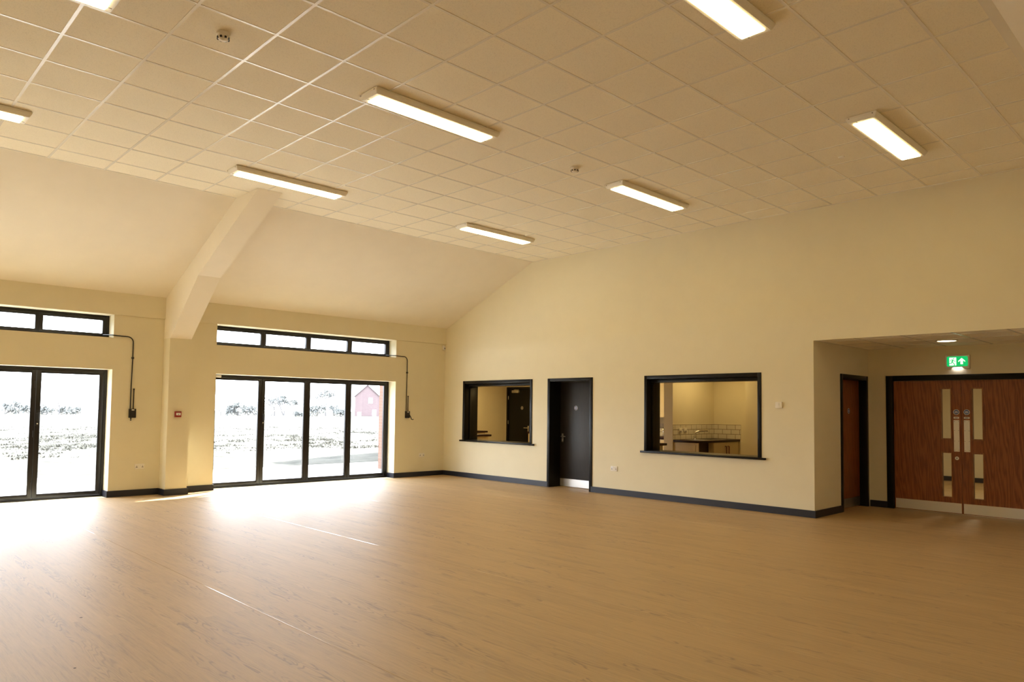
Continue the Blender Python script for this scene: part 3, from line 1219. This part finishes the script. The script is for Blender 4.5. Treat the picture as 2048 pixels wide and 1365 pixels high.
lever(lf, -1.22, KD+.004, .96, -1)
bm = disc_mesh(B(), (-1.47, KD+.004, 1.50), .05, 'y', .002)
obj('sign_disc', bm, 'greyp', lf)
bm = B()
for zz in (.25, 1.1, 1.78):
    tube(bm, [(KDX[0]+.054, KD-.004, zz-.05), (KDX[0]+.054, KD-.004, zz+.05)], .009, 10)
obj('hinge', bm, 'steel', lf, True)


def base_unit(x0, x1, y0, y1, label, face='-y', doors=2, name='base_cabinet'):
    """floor cabinet carcass with doors on one face; worktops are separate"""
    r = thing(name, label, 'kitchen cabinet', ((x0+x1)/2, (y0+y1)/2, 0))
    bm = B()
    box(bm, (x0, y0, .10), (x1, y1, .845))
    box(bm, (x0+.03, y0+.05, 0), (x1-.03, y1-.02, .10))
    obj('body', bm, 'cab', r)
    n = doors
    for i in range(n):
        bm = B()
        if face in ('-y', '+y'):
            d = (x1-x0)/n
            p, q = x0+i*d+.003, x0+(i+1)*d-.003
            ya, yb = (y0-.018, y0-.0005) if face == '-y' else (y1+.0005, y1+.018)
            bbox(bm, (p, ya, .115), (q, yb, .84), .003)
            yo = ya if face == '-y' else yb
            for (a, b) in (((p, .115), (p+.05, .84)), ((q-.05, .115), (q, .84)), ((p+.05, .115), (q-.05, .165)), ((p+.05, .79), (q-.05, .84))):
                box(bm, (a[0], yo-.006, a[1]), (b[0], yo+.006, b[1]))
            dr = obj('door', bm, 'cab', r)
            hx = q-.035 if i % 2 == 0 else p+.035
            s = -1 if face == '-y' else 1
            hb = tube(B(), [(hx, yo+s*.005, .58), (hx, yo+s*.03, .58), (hx, yo+s*.03, .78), (hx, yo+s*.005, .78)], .007, 8)
        else:
            d = (y1-y0)/n
            p, q = y0+i*d+.003, y0+(i+1)*d-.003
            bbox(bm, (x1+.0005, p, .115), (x1+.018, q, .84), .003)
            dr = obj('door', bm, 'cab', r)
            hy = q-.04 if i % 2 == 0 else p+.04
            hb = tube(B(), [(x1+.016, hy, .56), (x1+.05, hy, .56), (x1+.05, hy, .80), (x1+.016, hy, .80)], .011, 8)
        obj('handle', hb, 'redmetal', dr, True)
    return r


def worktop(x0, x1, y0, y1, label):
    bm = bbox(B(), (x0, y0, .846), (x1, y1, .888), .005)
    return tag(obj('worktop', bm, 'top', None, True), label, 'worktop')


# counters along the inside of the end wall
base_unit(-.75, .42, WT+.02, .93, 'cream base cabinet under the lower worktop end inside the hatch without a sink', '+y', 2)
worktop(-.80, .50, WT+.015, .98, 'lower and nearer of two dark worktop ends inside the hatch without a sink')
base_unit(4.50, 5.10, WT+.02, .93, 'cream base cabinet under the nearer worktop end inside the sink hatch', '+y', 1)
worktop(4.46, 5.17, WT+.015, .98, 'short dark worktop end, the nearest one inside the sink hatch')
# west counter
base_unit(KW+.005, -1.55, 1.0, 2.62, 'cream base cabinet under the upper worktop end inside the hatch without a sink', '+x', 3)
worktop(KW+.005, -1.50, .98, 2.68, 'upper and further of two dark worktop ends inside the hatch without a sink')
# back run
base_unit(-.62, 1.2, 3.32, KD-.005, 'cream base cabinet end in front of the black kitchen door handle', '-y', 3)
base_unit(1.205, 4.18, 3.32, KD-.005, 'cream base cabinets beneath the swan neck tap in the sink hatch', '-y', 5)
worktop(-.66, 4.185, 3.28, KD-.005, 'long dark worktop on the kitchen back wall, ends beside the black kitchen door')
# wall cupboards over the back run
r = thing('wall_cupboard', 'tall cream wall cupboard above the swan neck tap in the sink hatch', 'kitchen cabinet', (3.2, 3.75, 1.32))
bm = box(B(), (1.9, 3.60, 1.32), (4.18, KD-.002, 2.2))
obj('body', bm, 'cab', r)
for i in range(4):
    p = 1.9+i*.57
    q = p+.566
    bm = B()
    bbox(bm, (p, 3.58, 1.325), (q, 3.5995, 2.195), .003)
    for (a, b) in (((p, 1.325), (p+.06, 2.195)), ((q-.06, 1.325), (q, 2.195)), ((p+.06, 1.325), (q-.06, 1.385)), ((p+.06, 2.135), (q-.06, 2.195))):
        box(bm, (a[0], 3.573, a[1]), (b[0], 3.581, b[1]))
    obj('door', bm, 'cab', r)
bm = B()
box(bm, (-.5, KD-.008, .89), (4.185, KD, 1.18))
struct('trim_2', bm, 'kittile', 'white tile splashback on the kitchen back wall', 'splashback')
# swan neck tap on the back run
def swan_tap(x, y, z, label, lever_dir=None):
    r = thing('kitchen_tap', label, 'tap', (x, y, z))
    bm = B()
    lathe(bm, [(.03, 0), (.03, .012), (.02, .02), (.02, .055), (.014, .06)], (x, y, z), 'z', 18)
    obj('base', bm, 'chrome', r, True)
    bm = B()
    if lever_dir is None:
        pts = [(x, y, z+.05), (x, y, z+.13)]
        for k in range(1, 12):
            a = math.pi*(k/11)
            pts.append((x+.05-.05*math.cos(a), y-.075+.075*math.cos(a), z+.13+.085*math.sin(a)))
        pts.append((x+.1, y-.15, z+.10))
        tube(bm, pts, .012, 12)
    else:
        tube(bm, [(x, y, z+.05), (x, y, z+.12), (x+lever_dir[0]*.03, y+lever_dir[1]*.03, z+.15), (x+lever_dir[0]*.10, y+lever_dir[1]*.10, z+.165), (x+lever_dir[0]*.27, y+lever_dir[1]*.27, z+.185), (x+lever_dir[0]*.30, y+lever_dir[1]*.30, z+.175)], .019, 12)
    obj('spout', bm, 'chrome', r, True)
    for s in (-1, 1):
        bm = B()
        tube(bm, [(x+s*.02, y-s*.02, z+.045), (x+s*.05, y-s*.05, z+.05)], .011, 10)
        for a in range(4):
            t = a*math.pi/2
            tube(bm, [(x+s*.05, y-s*.05, z+.05), (x+s*.055+.0, y-s*.055+.028*math.cos(t), z+.05+.028*math.sin(t))], .006, 8)
        obj('tap_head', bm, 'chrome', r, True)
    return r


swan_tap(3.22, 3.74, .888, 'looped swan neck tap below the cream wall cupboard in the sink hatch')
# sink counter in the corner
SXa, SXb, SYa = 4.405, 4.985, 2.34
r = thing('sink_cabinet', 'cream sink cabinet with an open dark gap in the corner of the kitchen', 'kitchen cabinet', (4.7, 3.1, 0))
bm = B()
box(bm, (SXa, SYa+.02, .0), (SXb-.02, SYa+.04, .845))
box(bm, (SXa, SYa+.04, .10), (SXa+.02, KD-.003, .845))
box(bm, (SXa, 2.90, .10), (SXb-.02, KD-.003, .845))
bbox(bm, (SXa+.06, SYa+.012, .12), (SXb-.08, SYa+.021, .80), .004)
obj('body', bm, 'cab', r)
bm = box(B(), (SXa+.02, SYa+.045, .01), (SXb-.12, 2.895, .84))
obj('open_bay', bm, 'void', r)['label'] = 'dark brown open bay'
for i in range(2):
    p, q = 2.905+i*.49, 2.905+(i+1)*.49-.004
    bm = bbox(B(), (SXb-.0195, p, .115), (SXb-.001, q, .84), .003)
    dr = obj('door', bm, 'cab', r)
    hy = q-.05 if i == 0 else p+.05
    hb = tube(B(), [(SXb-.003, hy, .50), (SXb+.03, hy, .50), (SXb+.03, hy, .76), (SXb-.003, hy, .76)], .012, 8)
    obj('handle', hb, 'redmetal', dr, True)
bm = bbox(B(), (SXa, SYa-.01, .846), (SXb+.03, KD-.003, .888), .005)
wt = tag(obj('worktop', bm, 'top', None, True), 'dark sink worktop in the corner of the kitchen hatch view', 'worktop')
bm = B()
box(bm, (SXa+.10, 2.60, .8885), (SXb-.05, 3.45, .893))
sk = tag(obj('sink', bm, 'steel'), 'flat steel sink let into the dark corner worktop', 'sink')
bm = bbox(B(), (SXa+.15, 2.98, .892), (SXb-.10, 3.40, .8945), .001)
obj('bowl', bm, 'dark', sk)
swan_tap(4.50, 2.98, .893, 'chrome mixer tap with long level spout at the corner sink', (.45, .89))
bm = B()
box(bm, (4.40, SYa, .889), (4.409, KD, 1.195))
box(bm, (4.409, KD-.009, .889), (5.03, KD, 1.195))
struct('trim_3', bm, 'kittile', 'white metro tile splashback round the corner sink', 'splashback')
for yy, lb in ((2.575, 'tile socket further from the mixer tap of the two above the corner sink'), (2.76, 'tile socket closer to the mixer tap of the two above the corner sink')):
    r = thing('tile_socket', lb, 'socket', (4.409, yy, 1.08), group='sockets on the kitchen tiles')
    bm = bbox(B(), (4.409, yy-.05, 1.04), (4.425, yy+.05, 1.125), .004)
    obj('plate', bm, 'plastic', r, True)
    bm = B()
    bbox(bm, (4.424, yy-.03, 1.045), (4.428, yy+.03, 1.07), .002)
    obj('switch', bm, 'greyp', r)

# ------------------------------------------------------------------ corridor behind the double doors
bm = B()
box(bm, (6.4, 8.1, -.12), (11.4, 8.3, 2.6))
box(bm, (6.4, KD+.15, -.12), (6.6, 8.1, 2.6))
box(bm, (11.2, RY+.2, -.12), (11.4, 8.1, 2.6))
box(bm, (8.05, RY+.2, -.12), (8.3, KD, 2.6))
box(bm, (10.84+.2, RY+.0, -.12), (11.4, RY+.2, 2.6))
struct('wall_corridor', bm, 'cream', 'cream corridor wall seen through the door glass', 'wall')
bm = B()
box(bm, (8.05, RY+.2, 2.45), (11.4, 8.3, 2.6))
box(bm, (6.4, KD+.15, 2.45), (8.05, 8.3, 2.6))
struct('ceiling_corridor', bm, 'slope', 'plain corridor ceiling', 'ceiling')
bm = box(B(), (6.6, 8.08, 0), (11.2, 8.1, .1))
struct('baseboard_corridor', bm, 'skirt', 'dark skirting seen through the lower door glass', 'skirting')

# ------------------------------------------------------------------ outdoors
bm = B()
box(bm, (-2.56, 0, -.12), (T, WT, 2.6))
struct('wall_wing', bm, 'brick', 'orange brick corner of the kitchen wing seen through the last glass panel', 'wall')
bm = box(B(), (-4.5, -40, -.2), (T, 12, -.04))
struct('paving', bm, 'paving', 'pale sunlit concrete path outside the glass doors', 'path')
# unseen block, added only to throw shade on the grass
bm = box(B(), (-10.0, 7.4, -.2), (-2.6, 16, 6.0))
struct('shade_block', bm, 'brick', 'unseen brick block added to shade the grass', 'shade block')


def gz(x, y):
    d = math.hypot(x-CAM.x, y-CAM.y)
    return -.07-.0034*max(0, d-22)


rnd = random.Random(3)
bm = B()
NX, NY = 110, 150
vs = {}
for i in range(NX+1):
    x = -4.5-(i/NX)**2*420
    for j in range(NY+1):
        t = j/NY*2-1
        y = 20+math.copysign(abs(t)**1.8, t)*420
        d = -x
        amp = .0 if i == 0 else min(.06, .004*d)
        vs[i, j] = bm.verts.new((x, y, gz(x, y)+rnd.uniform(-amp, amp)))
for i in range(NX):
    for j in range(NY):
        bm.faces.new((vs[i, j], vs[i, j+1], vs[i+1, j+1], vs[i+1, j]))
bmesh.ops.recalc_face_normals(bm, faces=bm.faces[:])
if sum(f.normal.z for f in bm.faces) < 0:
    bmesh.ops.reverse_faces(bm, faces=bm.faces[:])
fo = obj('field', bm, 'field', None, True)
tag(fo, 'rough pale pasture field beyond the paving', 'field', None, 'structure')

# tufts
bm = B()
for k in range(5200):
    d = rnd.choice((rnd.uniform(24, 62), rnd.uniform(28, 48)))
    a = rnd.uniform(-.02, .72)
    x, y = CAM.x-d*math.cos(a), CAM.y+d*math.sin(a)
    if x > -10.5:
        continue
    # tufts sit in drifts
    if math.sin(x*.9+1.3*math.sin(y*.5))+math.sin(y*1.1+x*.35) < rnd.uniform(-1.2, 1.4):
        continue
    for b in range(7):
        t = rnd.uniform(0, math.tau)
        wv = rnd.uniform(.02, .05)
        px, py = x+rnd.uniform(-.18, .18), y+rnd.uniform(-.18, .18)
        z = gz(px, py)-.02
        hgt = rnd.uniform(.035, .085)
        p = [bm.verts.new((px-wv*math.cos(t), py-wv*math.sin(t), z)), bm.verts.new((px+wv*math.cos(t), py+wv*math.sin(t), z)),
             bm.verts.new((px+rnd.uniform(-.06, .06), py+rnd.uniform(-.06, .06), z+hgt))]
        bm.faces.new(p)
tag(obj('grass_tufts', bm, 'tuft'), 'dark tufts scattered over the pale field', 'grass', None, 'stuff')


def rayxy(u, dist):
    """ground point on the sight line through photo column u, at a horizontal distance"""
    d = _f*F + R3*(u-1024) + U3*(-(820-CY))
    d = Vector((d.x, d.y)).normalized()*dist
    return CAM.x+d.x, CAM.y+d.y


def twig(bm, p, d, length, r, depth, leaves, lb, rn):
    q = p+d*length
    tube(bm, [p, (p+q)/2+Vector((rn.uniform(-1, 1), rn.uniform(-1, 1), 0))*length*.06, q], r, 5, r*.6, caps=False)
    if depth <= 1 and leaves or depth == 0:
        if leaves:
            for _ in range(leaves):
                c = q+Vector((rn.gauss(0, 1), rn.gauss(0, 1), rn.gauss(0, 1)))*length*.55
                s = rn.uniform(.10, .24)
                n = Vector((rn.gauss(0, 1), rn.gauss(0, 1), rn.gauss(0, 1))).normalized()
                a = n.orthogonal().normalized()*s
                b = n.cross(a).normalized()*s*.7
                lb.faces.new([lb.verts.new(c-a), lb.verts.new(c-b), lb.verts.new(c+a), lb.verts.new(c+b)])
    if depth == 0:
        return
    for k in range(3):
        nd = (d+Vector((rn.gauss(0, .55), rn.gauss(0, .55), rn.gauss(.1, .35)))).normalized()
        twig(bm, q-d*length*rn.uniform(0, .35), nd, length*rn.uniform(.6, .85), r*.6, depth-1, leaves, lb, rn)


TREE_N = [0]


def tree(u, dist, hgt, label, leaves, seed, name='tree', trunks=1, cat='tree', depth=4, spread=.25):
    rn = random.Random(seed)
    dist += 9*(TREE_N[0] % 4)
    TREE_N[0] += 1
    hgt *= dist/150
    x, y = rayxy(u, dist)
    z = gz(x, y)-.05
    r = thing(name, label, cat, (x, y, z), group='trees and bushes along the far field edge')
    bm, lb = B(), B()
    for t in range(trunks):
        o = Vector((0, 0, -.1))
        sp = spread*(1.5 if trunks > 1 else 1)
        d = Vector((rn.gauss(0, sp), rn.gauss(0, sp), 1)).normalized()
        twig(bm, o, d, hgt*.34, hgt*.018+.02, depth, leaves, lb, rn)
    obj('branches', bm, 'bark', r, local=True)
    if leaves:
        obj('foliage', lb, 'leaf', r, local=True)
    else:
        lb.free()
    return r


TD = 150
tree(118, TD, 5.6, 'bare tree rising above the hedge in the right panel of the left doors', 0, 11, depth=5)
for u, hh, lb, sd in ((8, 2.6, 'low bush at the left edge of the left doors', 21), (38, 3.0, 'low bush second from the left edge in the left doors', 22), (62, 2.6, 'low bush left of the dark meeting stile of the left doors', 23),
                      (92, 2.2, 'low bush left of the bare tree base', 24), (134, 2.3, 'low bush right of the bare tree base', 25), (158, 1.6, 'small bush right in the left doors view', 26)):
    tree(u, TD, hh, lb, 5, sd, 'bush', 3, 'bush', 3, .5)
tree(452, TD, 4.6, 'thin bare tree at left in the first panel of the four panel doors', 0, 31, depth=5)
tree(441, TD, 2.6, 'small sapling at the far left of the first panel', 0, 32, depth=3)
tree(478, TD, 3.6, 'broad leafy bush in the middle of the first panel', 8, 33, 'bush', 5, 'bush', 3, .5)
tree(497, TD, 2.6, 'leafy bush right of centre in the first panel', 6, 34, 'bush', 3, 'bush', 3, .5)
tree(511, TD, 2.8, 'leafy bush at the right of the first panel', 5, 35, 'bush', 3, 'bush', 3, .5)
tree(541, TD, 4.6, 'slim bare tree at the left of the second panel', 1, 36, depth=4)
tree(549, TD, 5.6, 'tall slim tree second from left in the second panel', 1, 37, depth=4, spread=.1)
tree(568, TD, 5.4, 'tall leafy tree in the middle of the second panel', 5, 38, trunks=2)
tree(586, TD, 3.6, 'smaller leafy tree at the right of the second panel', 3, 39, depth=4)
tree(600, TD, 1.6, 'low bush at the right end of the second panel', 5, 40, 'bush', 3, 'bush', 3, .5)
tree(634, TD, 3.0, 'low leafy bush at the left of the third panel', 8, 41, 'bush', 4, 'bush', 3, .5)
tree(652, TD, 6.4, 'tall bare tree in the middle of the third panel', 2, 42, depth=5)
tree(668, TD, 3.0, 'leafy bush right of the tall tree in the third panel', 5, 43, 'bush', 3, 'bush', 3, .5)
tree(682, TD, 2.2, 'low hedge bush at the right of the third panel', 7, 44, 'bush', 4, 'bush', 3, .5)

# house
HDIST = 172
hx, hy = rayxy(733.5, HDIST)
k = HDIST/F
hz = gz(hx, hy)
ang = math.atan2(hy-CAM.y, hx-CAM.x)-math.pi/2
r = thing('house', 'red brick gabled house beyond the field in the fourth panel', 'house', (hx, hy, hz), ang)
wl, wr = -23.0*k, 24.5*k
he, ha = 38*k, 60*k
bm = B()
prism(bm, [(wl, -.3), (wr, -.3), (wr, he), ((wl+wr)/2, ha), (wl, he)], 'y', 0, 9)
obj('walls', bm, 'housebrick', r, local=True)
bm = B()
mx_ = (wl+wr)/2
prism(bm, [(wl-.35, he-.25), (wl-.35, he-.05), (mx_, ha+.22), (wr+.35, he-.05), (wr+.35, he-.25), (mx_, ha+.02)], 'y', -.25, 9.25)
obj('roof', bm, 'roof', r, local=True)
for nm, (x0, x1, z0, z1) in (('window', (3.0*k, 11*k, 25*k, 36*k)), ('door', (10.5*k, 18.5*k, 1*k, 12.5*k))):
    bm = B()
    bbox(bm, (x0, -.06, z0), (x1, .05, z1), .01)
    wn = obj(nm, bm, 'white', r, local=True)
    bm = B()
    for a in range(2):
        aa = x0+.08+a*((x1-x0)/2-.04)
        box(bm, (aa, -.075, z0+.12), (aa+(x1-x0)/2-.12, -.055, z1-.12))
    obj('pane', bm, mat(nm+'_pane', (.55, .58, .6), .1), wn, local=True)
bm = B()
tube(bm, [(wl-.12, -.1, 0), (wl-.12, -.1, he)], .06, 8)
obj('downpipe', bm, 'white', r, local=True)
bm = tube(B(), [(wr+.02, -.1, 0), (wr+.02, -.1, he)], .06, 8)
obj('downpipe', bm, 'white', r, local=True)
x, y = rayxy(728-9.5, HDIST-4)
bm = bbox(B(), (x-.35, y-.3, gz(x, y)), (x+.35, y+.3, gz(x, y)+.95), .03)
tag(obj('storage_box', bm, 'white'), 'small white box standing against the foot of the brick house', 'box')
x, y = rayxy(707, HDIST+6)
bpy.context.view_layer.update()
